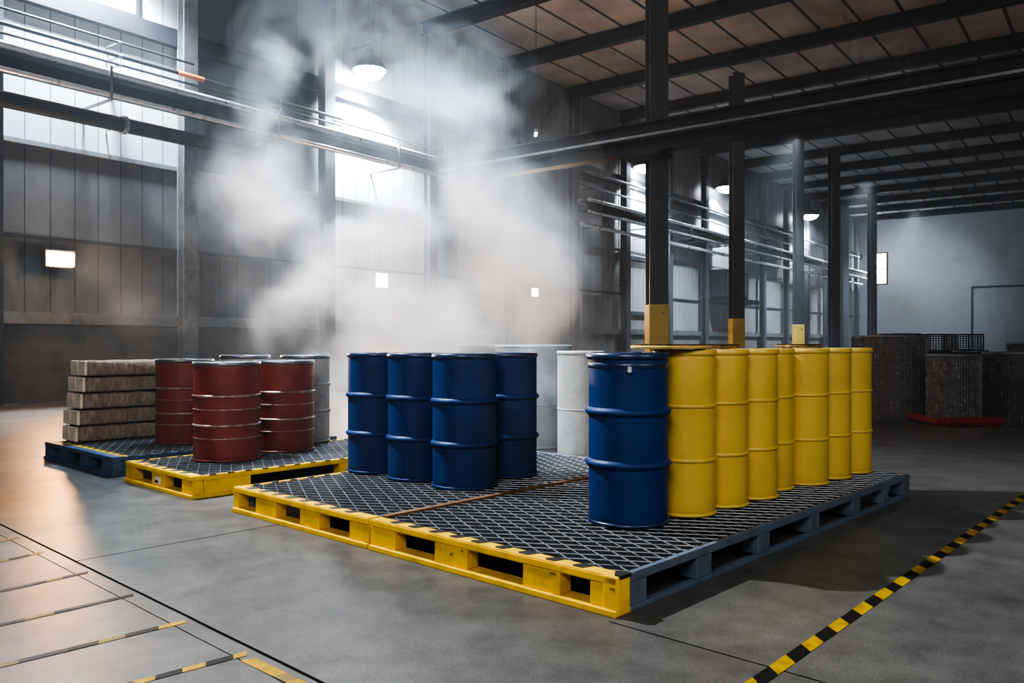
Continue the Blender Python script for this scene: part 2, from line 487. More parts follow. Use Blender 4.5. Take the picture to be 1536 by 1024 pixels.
for a, b, c, d in ((-.75, .75, 10.6, 10.75), (-.75, .75, 7.45, 7.6), (-.75, -.6, 7.6, 10.6), (.6, .75, 7.6, 10.6), (-.6, .6, 9.0, 9.1)):
    fm.box(-0.06, 0.02, a, b, c, d)
fm.build('window_frame', M['steel_dark'], o)

# ------------------------------------------------------------------ free columns and the crane girder
def column(x, y, label, w=0.54, name='support_column', guard=True):
    t = thing(name, label, 'column', (x, y, 0), WALL_ROT - R(48), kind='structure')
    h = w / 2
    p = MB()
    f = 0.06
    p.box(-h, h, -h, -h + f, 0.02, CEIL - 0.56).box(-h, h, h - f, h, 0.02, CEIL - 0.56).box(-0.05, 0.05, -h + f, h - f, 0.02, CEIL - 0.56)
    p.build('shaft', M['steel_col'], t)
    MB().box(-h - .2, h + .2, -h - .2, h + .2, 0, 0.03).build('base_plate', M['steel_mid'], t)
    if not guard:
        return t
    g = MB().box(-h - .02, h + .02, -h - .02, h + .02, 0.03, 2.62).build('column_guard', M['guard_yellow'], t, bevel=0.02)
    g['label'] = 'yellow painted guard around the foot of the column'
    MB().lathe([(0.03, 0), (0.03, 0.02), (0.0, 0.02)], 12).build('bolt', M['steel_dark'], g, loc=(0.1, -h - .03, 2.35))
    return t
COLS = [((985 - 768) / 1230 * 23.7, 23.7, 'thick dark steel column with yellow foot, the nearest, crossing the crane girder'),
        ((1105 - 768) / 1230 * 37, 37, 'dark steel column with yellow foot, the second from the crane girder crossing'),
        ((1197.5 - 768) / 1230 * 49, 49, 'slim dark steel column with yellow foot, the third along the row'),
        ((1251 - 768) / 1230 * 51, 51, 'dark column without a yellow foot, beside the third yellow footed one'),
        ((1308 - 768) / 1230 * 66, 66, 'faint column in the haze near the far end wall'),
        ((1267 - 768) / 1230 * 73, 73, 'faintest column in the haze, next to the far window')]
for i, (x, y, lab) in enumerate(COLS):
    column(x, y, lab, 0.54 if i != 2 else 0.50, guard=i < 3)

GZ = 7.34
t = thing('crane_girder', 'long dark overhead crane girder running across the hall at column height', 'girder', wy(wc := 0, 0), WALL_ROT, kind='structure')
pc = Vector((4.18, 23.7, 0))
gw, gy = pc.dot(WD) - 0.75, pc.dot(WN)
t.location = wy(gw, 0, GZ)
y0, y1 = -20.0, 18.5
g = MB()
g.box(-0.22, 0.22, y0, y1, 0.30, 0.36).box(-0.05, 0.05, y0, y1, -0.05, 0.30).box(-0.22, 0.22, y0, y1, -0.10, -0.05)
g.build('upper_beam', M['steel_dark'], t)
g = MB()
g.box(-0.30, 0.22, y0, y1, -0.16, -0.10).box(-0.05, 0.05, y0, y1, -0.44, -0.16).box(-0.22, 0.22, y0, y1, -0.50, -0.44)
g.build('lower_beam', M['steel_dark'], t)
MB().box(-0.34, -0.26, y0, y1, -0.10, -0.03).build('rail', M['steel_mid'], t)
MB().box(-0.27, 0.5, gy - 0.6, gy + 0.6, -0.62, -0.50).build('bracket', M['steel_dark'], t)

# ------------------------------------------------------------------ cable trays, pipes and cables on the wall
TY = WALL_Y - 1.1
def tray(a, b, label, name='cable_tray', z=8.45):
    t = thing(name, label, 'cable tray', wy(a, TY, z), WALL_ROT)
    L = b - a
    MB().tube([(0, -0.32, 0.05), (L, -0.32, 0.05)], 0.09, 12).build('side_rail', M['steel_bright'], t, smooth=True)
    MB().box(0, L, 0.24, 0.30, -0.06, 0.16).build('side_rail', M['steel_bright'], t)
    MB().box(0, L, -0.26, 0.26, -0.46, -0.16).build('cable_duct', M['steel_dark'], t)
    MB().tube([(0, -0.32, -0.52), (L, -0.32, -0.52)], 0.065, 12).build('lower_rail', M['steel_bright'], t, smooth=True)
    c = MB()
    for k in range(6):
        c.tube([(0, -0.2 + 0.08 * k, 0.0 + 0.01 * (k % 2)), (L, -0.2 + 0.08 * k, 0.0)], 0.03, 6)
    c.build('cable_bundle', M['steel_dark'], t)
    w = 1.0
    while w < L:
        h = MB()
        h.box(w - .03, w + .03, -0.45, 1.1 - 0.05, -0.70, -0.64)
        h.box(w - .03, w + .03, -0.45, -0.42, -0.64, 0.2)
        h.build('bracket', M['steel_mid'], t)
        w += 5.2
    return t
tray(-6, 24.6, 'silver cable tray with dark ducts on the left wall, its end cut off in smoke')
tray(34.0, 86, 'long silver cable tray on the far wall, running behind the columns into haze')
def pipe(a, b, y, z, r, mat, label, name='pipe', cat='pipe'):
    t = thing(name, label, cat, wy(a, y, z), WALL_ROT)
    MB().tube([(0, 0, 0), (b - a, 0, 0)], r, 14).build('barrel', M[mat], t, smooth=True)
    w = 1.6
    while w < b - a:
        k = MB()
        k.tube([(w - .05, 0, 0), (w + .05, 0, 0)], r * 1.25, 12)
        k.box(w - .02, w + .02, 0, WALL_Y - 0.05 - y, -0.02, 0.02)
        k.build('clamp', M['steel_mid'], t)
        w += 5.2
    return t
pipe(-6, 15.6, WALL_Y - 1.0, 7.33, 0.20, 'steel_dark', 'thick dark pipe under the silver cable tray on the left wall')
pipe(34, 86, WALL_Y - 1.0, 7.35, 0.10, 'steel_bright', 'bright conduit under the far silver cable tray, behind the columns')
for (a, b, y, z, r, lab) in ((-6, 13.4, 21.75, 9.60, 0.035, 'topmost of the dark cables above the left cable tray'),
                             (-6, 19, 21.72, 9.22, 0.055, 'thickest dark cable of the bunch above the left cable tray, orange sleeved'),
                             (-6, 19, 21.7, 8.98, 0.035, 'thin dark cable lying just under the thickest cable at left'),
                             (34, 86, 21.72, 10.1, 0.06, 'upper dark cable on the far wall above the far tray'),
                             (34, 70, 21.72, 9.35, 0.05, 'lower dark cable on the far wall just above the far tray'),
                             (18.6, 24.2, 21.72, 9.1, 0.04, 'bright thin cable above the tray end beside the smoke')):
    t = pipe(a, b, y, z, r, 'steel_mid' if a > 15 else 'steel_dark', lab, 'cable', 'cable')
    if 'orange' in lab:
        MB().tube([(18.9, 0, 0.0), (19.7, 0, 0.0)], 0.07, 10).build('sleeve', M['orange'], t)['label'] = 'short orange sleeve'

# wall equipment behind the columns
t = thing('wall_cabinet', 'grey control cabinet with canopy on the far wall between two columns', 'cabinet', wy(53.5, WALL_Y - 0.05), WALL_ROT)
MB().box(-2.0, 2.2, -1.0, 0, 4.6, 6.4).build('housing', M['steel_col'], t)
MB().box(-2.6, 3.0, -1.5, 0, 4.2, 4.5).build('canopy', M['steel_dark'], t)
MB().box(-1.6, 1.8, -1.05, -0.98, 4.8, 6.2).build('door', M['steel_mid'], t)
t = thing('ventilation_duct', 'boxy ventilation duct high on the far wall beside the second lamp', 'duct', wy(49.5, WALL_Y - 0.3), WALL_ROT)
MB().box(-2.5, 2.5, -0.3, 0.25, 7.9, 8.7).build('duct_body', M['steel_mid'], t, bevel=0.03)
for k in range(3):
    MB().box(-2.0 + 2 * k - .04, -2.0 + 2 * k + .04, -0.35, 0.24, 7.85, 8.75).build('flange', M['steel_dark'], t)
t = thing('loading_door', 'pale roller door in the side wall behind the nearest column', 'roller door', wy(42.2, WALL_Y - 0.05), WALL_ROT, kind='structure')
dm = MB().box(-2.3, 2.0, -0.06, 0.0, 3.3, 11.9)
dm.build('door_leaf', M['clad_light'], t)
fr = MB().box(-2.5, -2.3, -0.16, 0, 3.2, 12).box(2.0, 2.2, -0.16, 0, 3.2, 12).box(-2.5, 2.2, -0.16, 0, 6.2, 6.4).box(-2.5, 2.2, -0.16, 0, 3.1, 3.3)
fr.build('door_frame', M['steel_col'], t)

# ------------------------------------------------------------------ lamps
def spot(name, loc, target, energy, col, angle=90, blend=0.6, size=0.3):
    l = bpy.data.lights.new(name, 'SPOT')
    l.energy = energy
    l.color = col
    l.spot_size = R(angle)
    l.spot_blend = blend
    l.shadow_soft_size = size
    o = bpy.data.objects.new(name, l)
    COL.objects.link(o)
    o.location = loc
    d = Vector(target) - Vector(loc)
    o.rotation_euler = d.to_track_quat('-Z', 'Y').to_euler()
    return o
def area(name, loc, target, energy, col, sx, sy, spread=180):
    l = bpy.data.lights.new(name, 'AREA')
    l.energy = energy
    l.color = col
    l.shape = 'RECTANGLE'
    l.size, l.size_y = sx, sy
    l.spread = R(spread)
    o = bpy.data.objects.new(name, l)
    COL.objects.link(o)
    o.location = loc
    d = Vector(target) - Vector(loc)
    o.rotation_euler = d.to_track_quat('-Z', 'Y').to_euler()
    return o
COOL = (0.73, 0.86, 1.0)
WARM = (1.0, 0.74, 0.48)

def bay_lamp(w, z, label, lens, rad=0.55, energy=2500, y=WALL_Y - 0.95, lean=0.7):
    t = thing('high_bay_lamp', label, 'lamp', wy(w, y, z), WALL_ROT, 'cool lamps high on the side wall')
    MB().lathe([(0.12, 0.75), (0.2, 0.55), (rad * 0.75, 0.3), (rad, 0.0), (rad - .05, 0.0), (rad * .7, 0.26), (0.1, 0.4)], 32, False, False).build('lamp_shade', M['lamp_shell'], t, smooth=True)
    MB().lathe([(0.0, -0.34), (rad * .35, -0.31), (rad * .68, -0.2), (rad * .88, 0.0), (rad * .85, 0.06), (0.0, 0.10)], 32, False, False).build('lens', M[lens], t, smooth=True)
    a = MB().tube([(0, 0, 0.7), (0, 0, 0.95), (0, WALL_Y - 0.06 - y, 0.95)], 0.05, 8)
    a.build('bracket', M['steel_dark'], t)
    spot('lamp_light', wy(w, y, z - 0.5), wy(w, y + lean, z - 3), energy, COOL, 125, 0.8, 0.35)
    return t
bay_lamp(20.1, 11.15, 'glaring cool dome lamp over the smoke, the largest on the wall', 'cool_lens', 0.62, 22000)
bay_lamp(10.6, 12.9, 'dome lamp above the bright upper left wall panels', 'cool_lens', 0.5, 20000)
bay_lamp(40.9, 11.3, 'glaring cool lamp half hidden behind the nearest column', 'far_lens', 0.8, 16000)
bay_lamp(52.2, 11.85, 'glaring cool lamp half hidden behind the second column', 'far_lens', 0.8, 14000)
bay_lamp(69.6, 12.15, 'glaring cool lamp half hidden behind the third column', 'far_lens', 0.8, 14000)

def floodlight(w, z, label, sx, sz, energy):
    t = thing('floodlight', label, 'floodlight', wy(w, WALL_Y - 0.5, z), WALL_ROT)
    MB().box(-sx - .06, sx + .06, -0.12, 0.14, -sz - .06, sz + .06).build('housing', M['lamp_shell'], t, bevel=0.03)
    MB().box(-sx, sx, -0.16, -0.12, -sz, sz).build('lens', M['warm_lens'], t, bevel=0.015)
    MB().box(-0.05, 0.05, 0.14, 0.45, -0.04, 0.04).box(-0.2, 0.2, 0.40, 0.45, -0.15, 0.15).build('bracket', M['steel_dark'], t)
    p = wy(w, WALL_Y - 0.8, z)
    spot('flood_light', p, (-1.6, 13.0, 1.7), energy, WARM, 46, 0.7, 0.25)
    g = bpy.data.lights.new('flood_spill', 'POINT')
    g.energy = 60
    g.color = WARM
    g.shadow_soft_size = 0.15
    go = bpy.data.objects.new('flood_spill', g)
    COL.objects.link(go)
    go.location = wy(w, WALL_Y - 0.95, z)
    return t
floodlight(9.75, 3.66, 'warm rectangular floodlight on the wall above the stacked bales', 0.32, 0.17, 3500)
floodlight(21.0, 3.8, 'warm floodlight glowing through the smoke above the middle blue drums', 0.26, 0.24, 3500)
floodlight(30.6, 3.85, 'small warm floodlight glowing at the thinner right side of the smoke', 0.22, 0.17, 3000)

# small fittings seen through the smoke
t = thing('emergency_light', 'small pale tube lamp hanging alone in the smoke below the roof', 'lamp', wy(20.9, 14.9, 8.1), WALL_ROT + R(40))
MB().box(-0.26, 0.26, -0.05, 0.05, -0.05, 0.05).build('tube_housing', M['white'], t, bevel=0.02)
MB().box(-0.22, 0.22, -0.045, 0.045, -0.075, -0.05).build('lens', emit('pale_lens', (1, 0.95, 0.85), 4), t)
MB().tube([(-0.2, 0, 0.05), (-0.2, 0, CEIL - 8.1)], 0.006, 6).tube([(0.2, 0, 0.05), (0.2, 0, CEIL - 8.1)], 0.006, 6).build('hanger', M['steel_dark'], t)

t = thing('globe_lamp', 'small pale round lamp on the wall just right of the cut tray end', 'lamp', wy(25.7, WALL_Y - 0.6, 8.2), WALL_ROT)
MB().lathe([(0, -0.13), (0.07, -0.11), (0.12, -0.04), (0.12, 0.04), (0.07, 0.11), (0, 0.13)], 20, False, False).build('globe', emit('pale_globe', (1.0, 0.93, 0.82), 3), t, smooth=True)
MB().box(-0.03, 0.03, 0.12, 0.54, -0.03, 0.03).build('bracket', M['steel_dark'], t)

# ------------------------------------------------------------------ pallets
def clip_line(px, py, dx, dy, x0, x1, y0, y1):
    t0, t1 = -1e9, 1e9
    for p, d, lo, hi in ((px, dx, x0, x1), (py, dy, y0, y1)):
        if abs(d) < 1e-9:
            if p < lo or p > hi:
                return None
            continue
        a, b = (lo - p) / d, (hi - p) / d
        if a > b:
            a, b = b, a
        t0, t1 = max(t0, a), min(t1, b)
    if t1 - t0 < 0.02:
        return None
    return (px + dx * t0, py + dy * t0, px + dx * t1, py + dy * t1)

def hazard_marks_front(y0, y1, x0, x1, z, step=0.205, m=None):
    m = m or MB()
    y = y0 + 0.09
    while y < y1 - 0.1:
        jw = random.uniform(0.075, 0.10)
        a, b = x0 + 0.028, x1 + 0.004
        m.prism([(a, y + 0.03), (a, y + 0.03 + jw * .8), (a + .02, y + jw + .035), (b, y + jw), (b, y)], z - 0.012, z + 0.002, 1)
        y += step
    return m

def pallet(s0, s1, L, front, side, blocks, label, H=0.22, front_hazard=True, side_hazard=False, left_hazard=False, side_blocks=None, right_wood=False):
    """front edge on the line u = 0; local x = u, local y = s measured from s0"""
    W = s1 - s0
    t = thing('spill_pallet', label, 'pallet', us(0, s0), PALLET_ROT)
    fm, sm = M[front], M[side]
    FX = 0.115
    # decks
    MB().box(FX, L - 0.04, 0.045, W - 0.045, H - 0.05, H - 0.012).build('deck_panel', M['deck'], t)
    g = MB()
    sp, r = 0.108, 0.0027
    x0, x1, y0, y1 = FX + .005, L - .05, 0.05, W - 0.05
    for ang, z in ((62, H - 0.008), (-57, H - 0.0045)):
        dx, dy = math.cos(R(ang)), math.sin(R(ang))
        nx, ny = -dy, dx
        k = -80
        while k < 80:
            c = clip_line(nx * k * sp + L / 2, ny * k * sp + W / 2, dx, dy, x0, x1, y0, y1)
            if c:
                ax, ay, bx, by = c
                ox, oy = nx * r, ny * r
                vs = [g.bm.verts.new(p) for p in ((ax - ox, ay - oy, z - .003), (bx - ox, by - oy, z - .003), (bx + ox, by + oy, z - .003), (ax + ox, ay + oy, z - .003),
                                                  (ax - ox * .6, ay - oy * .6, z + .0025), (bx - ox * .6, by - oy * .6, z + .0025), (bx + ox * .6, by + oy * .6, z + .0025), (ax + ox * .6, ay + oy * .6, z + .0025))]
                for f in ((4, 5, 6, 7), (0, 1, 5, 4), (1, 2, 6, 5), (2, 3, 7, 6), (3, 0, 4, 7)):
                    g.bm.faces.new([vs[i] for i in f])
            k += 1
    g.build('deck_grating', M['wire'], t)
    # front
    fr = MB().box(0.0, FX, 0.0, W, H - 0.05, H)
    bmesh.ops.bevel(fr.bm, geom=list(fr.bm.edges), offset=0.008, segments=2, affect='EDGES')
    if front_hazard:
        hazard_marks_front(0.14, W, 0.0, FX, H, 0.21, fr)
    fr.build('front_rail', [fm, M['hazard_black']], t)
    MB().box(-0.015, FX + .02, 0.0, W, 0.0, 0.036).build('bottom_board', fm, t, bevel=0.005)
    for (a, b) in blocks:
        MB().box(0.006, FX, a - s0, b - s0, 0.036, H - 0.05).build('block', fm, t, bevel=0.006)
    # sides
    for y0, y1, hz in ((0.0, 0.05, side_hazard), (W - 0.05, W, left_hazard)):
        m = fm if hz else sm
        h = MB().box(FX, L, y0, y1, H - 0.055, H - 0.004)
        bmesh.ops.bevel(h.bm, geom=list(h.bm.edges), offset=0.006, segments=2, affect='EDGES')
        MB().box(FX + .02, L, y0 - (0.0 if y0 else -0.0), y0 + 0.05, 0.0, 0.03).build('bottom_board', sm, t, bevel=0.004)
        if hz:
            x = FX + 0.06
            while x < L - 0.1:
                h.prism([(x, y0 + .004), (x + .07, y0 + .004), (x + .10, y1 - .002), (x + .03, y1 - .002)], H - 0.012, H - 0.001, 1)
                x += 0.19
        h.build('side_rail', [m, M['hazard_black']], t)
    for y0 in (0.0, W - 0.14):
        for (a, b) in side_blocks:
            MB().box(a, b, y0 + .004, y0 + 0.136, 0.03, H - 0.055).build('block', sm, t, bevel=0.006)
    # back
    MB().box(L - 0.1, L, 0.05, W - 0.05, 0.0, 0.03).build('bottom_board', sm, t)
    MB().box(L - 0.05, L, 0.05, W - 0.05, H - 0.055, H - 0.006).build('back_rail', sm, t)
    # middle runner under the deck
    MB().box(FX + .02, L - 0.1, W * 0.5 - .05, W * .5 + .05, 0.0, H - 0.05).build('runner', M['deck'], t)
    if right_wood:
        MB().box(FX, L, W - 0.05, W + 0.0, H - 0.004, H + 0.012).build('edge_strip', M['rust_edge'], t)['label'] = 'rusty brown edge strip along the side'
    return t

SB1 = [(0.12, 0.30), (0.86, 1.04), (1.68, 1.86), (2.55, 2.73), (3.42, 3.60), (4.15, 4.30), (4.72, 4.90)]
P1 = pallet(0.0, 2.20, 4.90, 'pal_yellow', 'pal_slate', [(0.0, 0.19), (0.41, 0.70), (1.19, 1.50), (1.92, 2.20)],
            'long spill pallet in front, holding the yellow drums, yellow front edge and slate blue side', side_blocks=SB1, right_wood=True)
# yellow return on its near corner
MB().box(0.0, 0.125, -0.006, 0.10, 0.0, 0.222).build('corner_block', M['pal_yellow'], P1, bevel=0.012)['label'] = 'scuffed yellow corner block'
MB().prism([(0.02, -0.008), (0.128, -0.008), (0.128, 0.05), (0.09, 0.075), (0.02, 0.03)], 0.205, 0.226).build('corner_mark', M['hazard_black'], P1)
P2 = pallet(2.225, 4.20, 3.7, 'pal_yellow', 'pal_slate', [(2.225, 2.46), (2.86, 3.13), (3.50, 3.82), (4.12, 4.20)],
            'spill pallet under the four blue drums, second from the front, yellow edge and black grating',
            left_hazard=True, side_blocks=[(0.12, 0.3), (1.2, 1.38), (2.3, 2.48), (3.5, 3.68)])
P3 = pallet(4.98, 6.55, 3.6, 'pal_yellow', 'pal_yellow', [(4.98, 5.22), (5.62, 5.90), (6.35, 6.55)],
            'all yellow spill pallet under the front red drum', side_hazard=True, left_hazard=True, side_blocks=[(0.12, 0.62), (1.7, 1.95), (3.3, 3.58)])
P4 = pallet(6.90, 9.12, 3.0, 'pal_blue', 'pal_blue', [(6.90, 7.22), (7.65, 7.9), (8.35, 8.62), (8.93, 9.12)],
            'blue pallet at the far left under the stacked bales', front_hazard=False, side_hazard=True, side_blocks=[(0.12, 0.5), (1.4, 1.6), (2.8, 2.98)])
h = hazard_marks_front(0.05, 2.2, 0.115, 0.215, 0.22, 0.19, MB().box(0.117, 0.20, 0.05, 2.2, 0.20, 0.2185))
h.build('edge_strip', [M['pal_yellow'], M['hazard_black']], P4)['label'] = 'yellow and black edge strip around the black deck'

# stamped marks and label on the block faces
def stamp(txt, size, parent, y, z, x=-0.001):
    c = bpy.data.curves.new('stamp', 'FONT')
    c.body = txt
    c.size = size
    c.extrude = 0.0006
    c.align_x = 'CENTER'
    o = bpy.data.objects.new('stamp', c)
    COL.objects.link(o)
    dg = bpy.context.evaluated_depsgraph_get()
    me = bpy.data.meshes.new_from_object(o.evaluated_get(dg))
    bpy.data.objects.remove(o)
    me.materials.clear()
    me.materials.append(M['ink'])
    s = bpy.data.objects.new('stamp', me)
    COL.objects.link(s)
    s.parent = parent
    s.location = (x, y, z)
    s.rotation_euler = (R(90), 0, R(-90))
    s['label'] = 'small dark stamped lettering'
    return s
stamp('R392', 0.024, P1, 0.46, 0.145, 0.0045)
stamp('#7', 0.03, P1, 1.33, 0.105, 0.0045)
stamp('Rv', 0.022, P1, 1.23, 0.148, 0.0045)
stamp('3MS', 0.022, P1, 0.03, 0.145, -0.0015)
o = MB().box(0.0025, 0.0055, 5.68 - 4.98, 5.82 - 4.98, 0.06, 0.135).build('paper_label', M['label'], P3)
o['label'] = 'small pale label with dark print'
MB().box(0.001, 0.0025, 5.745 - 4.98, 5.81 - 4.98, 0.07, 0.10).build('label_print', M['ink'], o)

# ------------------------------------------------------------------ drums
def ring_profile(r, z, w, h):
    return [(r - 0.004, z - h), (r + w * .55, z - h * .65), (r + w, z - h * .2), (r + w, z + h * .2), (r + w * .55, z + h * .65), (r - 0.004, z + h)]

def make_drum(name, label, loc, rad, H, body, lid, ring, hoops=(0.36, 0.665), hoop_w=0.02, hoop_h=0.03, clamp=False, lidmat2=None, rotz=0.0, group=None, bumps=()):
    t = thing(name, label, 'drum', loc, rotz, group)
    prof = [(rad * .93, 0.0), (rad * .97, 0.0), (rad * .985, 0.012)]
    n = 24
    for k in range(n + 1):
        z = 0.02 + (H - 0.06) * k / n
        b = 0.0
        prof.append((rad + b, z))
    prof += [(rad * .985, H - 0.02), (rad * .96, H - 0.018), (rad * .95, H - 0.035), (0.0, H - 0.03)]
    MB().lathe(prof, 64, True, False).build('drum_body', M[body], t, smooth=True)
    for f in hoops:
        MB().lathe(ring_profile(rad, H * f, hoop_w, hoop_h), 64, False, False).build('rolling_hoop', M[ring], t, smooth=True, angle=70)
    for f in bumps:
        MB().lathe(ring_profile(rad, H * f, 0.007, 0.010), 64, False, False).build('rib', M[ring], t, smooth=True, angle=70)
    MB().lathe([(rad * .93, 0.0), (rad + .006, 0.002), (rad + .009, 0.012), (rad + .004, 0.024), (rad - .003, 0.026)], 64, False, False).build('bottom_chime', M[lid if clamp else body], t, smooth=True, angle=70)
    tw = 0.014 if clamp else 0.008
    MB().lathe([(rad - .004, H - 0.05), (rad + tw, H - 0.045), (rad + tw + .004, H - 0.03), (rad + tw, H - 0.006), (rad - .002, H), (rad - .022, H - .002), (rad - .026, H - .026)], 64, False, False).build('top_rim', M[lid], t, smooth=True, angle=60)
    MB().lathe([(0.0, H - 0.012), (rad * .8, H - 0.012), (rad - .024, H - 0.02), (rad - .024, H - .03)], 64, False, False).build('lid', M[lid], t, smooth=True, angle=40)
    MB().lathe([(0.045, H - .013), (0.045, H + .002), (0.0, H + .004)], 20, False, False).build('bung', M['steel_mid'], t, loc=(rad * .55, 0.05, 0), smooth=True)
    return t

# the near blue drum with clamp ring and bolt
B_H = 1.215
near = make_drum('steel_drum', 'near blue drum at the end of the yellow row, with clamp ring and bolt', us(1.25, 0.80, 0.2205), 0.283, B_H, 'blue', 'blue_lid', 'blue', (0.352, 0.655), 0.026, 0.034, clamp=True, group='blue drums')
MB().lathe([(0.281, B_H - .115), (0.289, B_H - .105), (0.291, B_H - .09), (0.289, B_H - .078), (0.281, B_H - .068)], 64, False, False).build('neck_ring', M['blue_lid'], near, smooth=True, angle=70)
ang = R(-96)
cr = MB()
cr.tube([(0.283 * math.cos(ang), 0.283 * math.sin(ang), B_H - .125), (0.33 * math.cos(ang), 0.33 * math.sin(ang), B_H - .125)], 0.012, 10)
cr.tube([(0.30 * math.cos(ang), 0.30 * math.sin(ang), B_H - .13), (0.303 * math.cos(ang), 0.303 * math.sin(ang), B_H - .095)], 0.017, 10)
cr.build('clamp_bolt', M['steel_bright'], near, smooth=True)['label'] = 'bright steel closing bolt'

# yellow row
YH, YR_ = 1.235, 0.228
yl = ['yellow drum directly beside the near blue drum, with a dirty lid', 'second yellow drum from the near blue one, under a rust stained loose lid',
      'third yellow drum from the near blue one', 'fourth yellow drum, set back so only a narrow strip shows', 'fifth yellow drum from the near blue one, just past the set back drum',
      'yellow drum next to the last at the far end of the row', 'last yellow drum at the far right end of the row']
us_y = []
for i in range(7):
    f = i / 6
    us_y.append((1.80 + 2.88 * f, 0.66 - 0.13 * f + (0.10 if i == 3 else 0)))
yproto = make_drum('steel_drum', yl[0], us(*us_y[0], 0.2205), YR_, YH, 'yellow', 'yellow', 'yellow', (0.335, 0.66), 0.011, 0.020, group='row of yellow drums')
for i in range(1, 7):
    dup(yproto, us(*us_y[i], 0.2205), R(37 * i), yl[i])
for (i, lm, lab, tilt, off, r) in ((0, 'lid_pale', 'dirty pale yellow loose lid on the yellow drum next to the blue drum', 0.4, (-0.09, 0.07), 0.30),
                                   (1, 'lid_rust', 'rusty dark loose lid tilted on the second yellow drum', 2.2, (0.02, 0.04), 0.19),
                                   (4, 'lid_rust', 'rust brown flat lid on the fifth yellow drum', 0.8, (0.02, 0.05), 0.20)):
    p = us(us_y[i][0] + off[0], us_y[i][1] + off[1], 0.2205 + YH + 0.005)
    t = thing('loose_lid', lab, 'lid', p, R(20 * i))
    MB().lathe([(r - .01, 0.002), (r, 0.004), (r + .004, 0.016), (r - .004, 0.024), (r - .03, 0.02), (0, 0.022)], 48, True, False).build('lid_disc', M[lm], t, smooth=True, angle=50)
    MB().lathe([(r - .02, 0.020), (r - .004, 0.034), (r - .05, 0.030)], 48, False, False).build('lid_rim', M['lid_rust'], t, smooth=True)
    t.rotation_euler = (R(0.0), 0, R(20 * i))

# four blue drums in the middle
bl = [((-0.43, 7.42), 'front blue drum of the middle group of four'),
      ((-0.900, 7.87), 'blue drum left of centre in the middle group, between two others'),
      ((-1.372, 8.32), 'leftmost blue drum of the middle group'),
      ((-0.045, 8.05), 'right blue drum of the middle group, half behind the front one')]
BH2 = 1.19
bproto = None
for k, ((x, y), lab) in enumerate(bl):
    if bproto is None:
        bproto = make_drum('steel_drum', lab, (x, y, 0.2205), 0.287, BH2, 'blue', 'blue_lid', 'blue', (0.325, 0.645), 0.023, 0.032, group='blue drums')
    else:
        dup(bproto, (x, y, 0.2205), R(50 * k), lab)
# red drums
RB = (0.26, 0.385, 0.525, 0.655)
rd = make_drum('steel_drum', 'worn red drum at the front of the red group', (-3.18, 9.15, 0.2205), 0.352, 1.08, 'red', 'red_lid', 'red_ring', (0.36, 0.655), 0.016, 0.018, group='red drums', bumps=(0.23, 0.52))
dup(rd, (-2.76, 9.92, 0.2205), R(70), 'worn red drum on the right of the red group, smoke drifting past')
dup(rd, (-4.28, 10.72, 0.2205), R(140), 'worn red drum at the back left of the red group beside the bales')
gd = make_drum('steel_drum', 'grey drum behind the red drums, only its pale top showing', (-3.50, 10.75, 0.2205), 0.31, 1.13, 'grey_drum', 'red_lid', 'grey_drum', group='pale drums in the smoke')
dup(gd, (-2.72, 10.80, 0.2205), 0.5, 'grey drum to the right of the red drums, veiled in smoke')
# an open collar on the back red drum
# pale drums in the smoke
wd = make_drum('steel_drum', 'white drum behind the near blue drum, its left side showing', (0.92, 11.0, 0.0), 0.31, 1.40, 'white', 'white', 'white', (0.45,), 0.008, 0.012, group='pale drums in the smoke')
big = make_drum('storage_tank', 'wide pale tank in the smoke, right of two behind the blue drums', (0.32, 12.2, 0.0), 0.56, 1.48, 'grey_drum', 'white', 'grey_drum', (0.42,), 0.010, 0.014, group='wide pale tanks')
dup(big, (-0.36, 13.5, 0.0), 0.4, 'wide pale tank in the smoke, left of two behind the blue drums')
for o in (big,):
    o['category'] = 'tank'
for o in bpy.data.objects:
    if o.name.startswith('storage_tank'):
        o['category'] = 'tank'

# ------------------------------------------------------------------ stacked bales on the blue pallet
def bale(loc, rot, label, L=1.55, D=0.52, H=0.2115):
    t = thing('bale', label, 'bale', loc, rot, 'stacked fibre bales')
    m = MB()
    nx, nz = 22, 6
    bmm = m.bm
    rnd = random.Random(hash(label) % 1000)
    # rounded fibrous block: profile in y-z swept along x
    prof = []
    for k in range(28):
        a = 2 * PI * k / 28
        c, s = math.cos(a), math.sin(a)
        e = 0.28
        prof.append((math.copysign(abs(c) ** e, c), math.copysign(abs(s) ** e, s)))
    rings = []
    for i in range(nx + 1):
        x = 0.025 + (L - .025) * i / nx
        sag = 0.008 * math.sin(i * 1.3) + rnd.uniform(-.004, .004)
        ring = []
        for (py, pz) in prof:
            y = D / 2 + py * (D / 2 - .006) + rnd.uniform(-.005, .005)
            z = H / 2 + pz * (H / 2 - 0.004) + (min(sag, 0.0) if pz > 0 else 0)
            ring.append(bmm.verts.new((x, y, max(0.0, z))))
        rings.append(ring)
    for a, b in zip(rings, rings[1:]):
        for k in range(28):
            j = (k + 1) % 28
            bmm.faces.new((a[k], b[k], b[j], a[j]))
    bmm.faces.new(rings[0])
    bmm.faces.new(rings[-1][::-1])
    m.build('bale_body', M['bale'], t, smooth=True, angle=60)
    for (a, b) in ((0.012, D * 0.47), (D * 0.50, D - 0.012)):
        MB().box(-0.008, 0.035, a, b, 0.014, H - 0.010).build('end_flap', M['bale_wrap'], t, bevel=0.012)
    MB().box(0.0, L, D * 0.485 - 0.012, D * .485 + .012, H - 0.008, H - 0.002).build('strap', M['strap'], t)
    return t
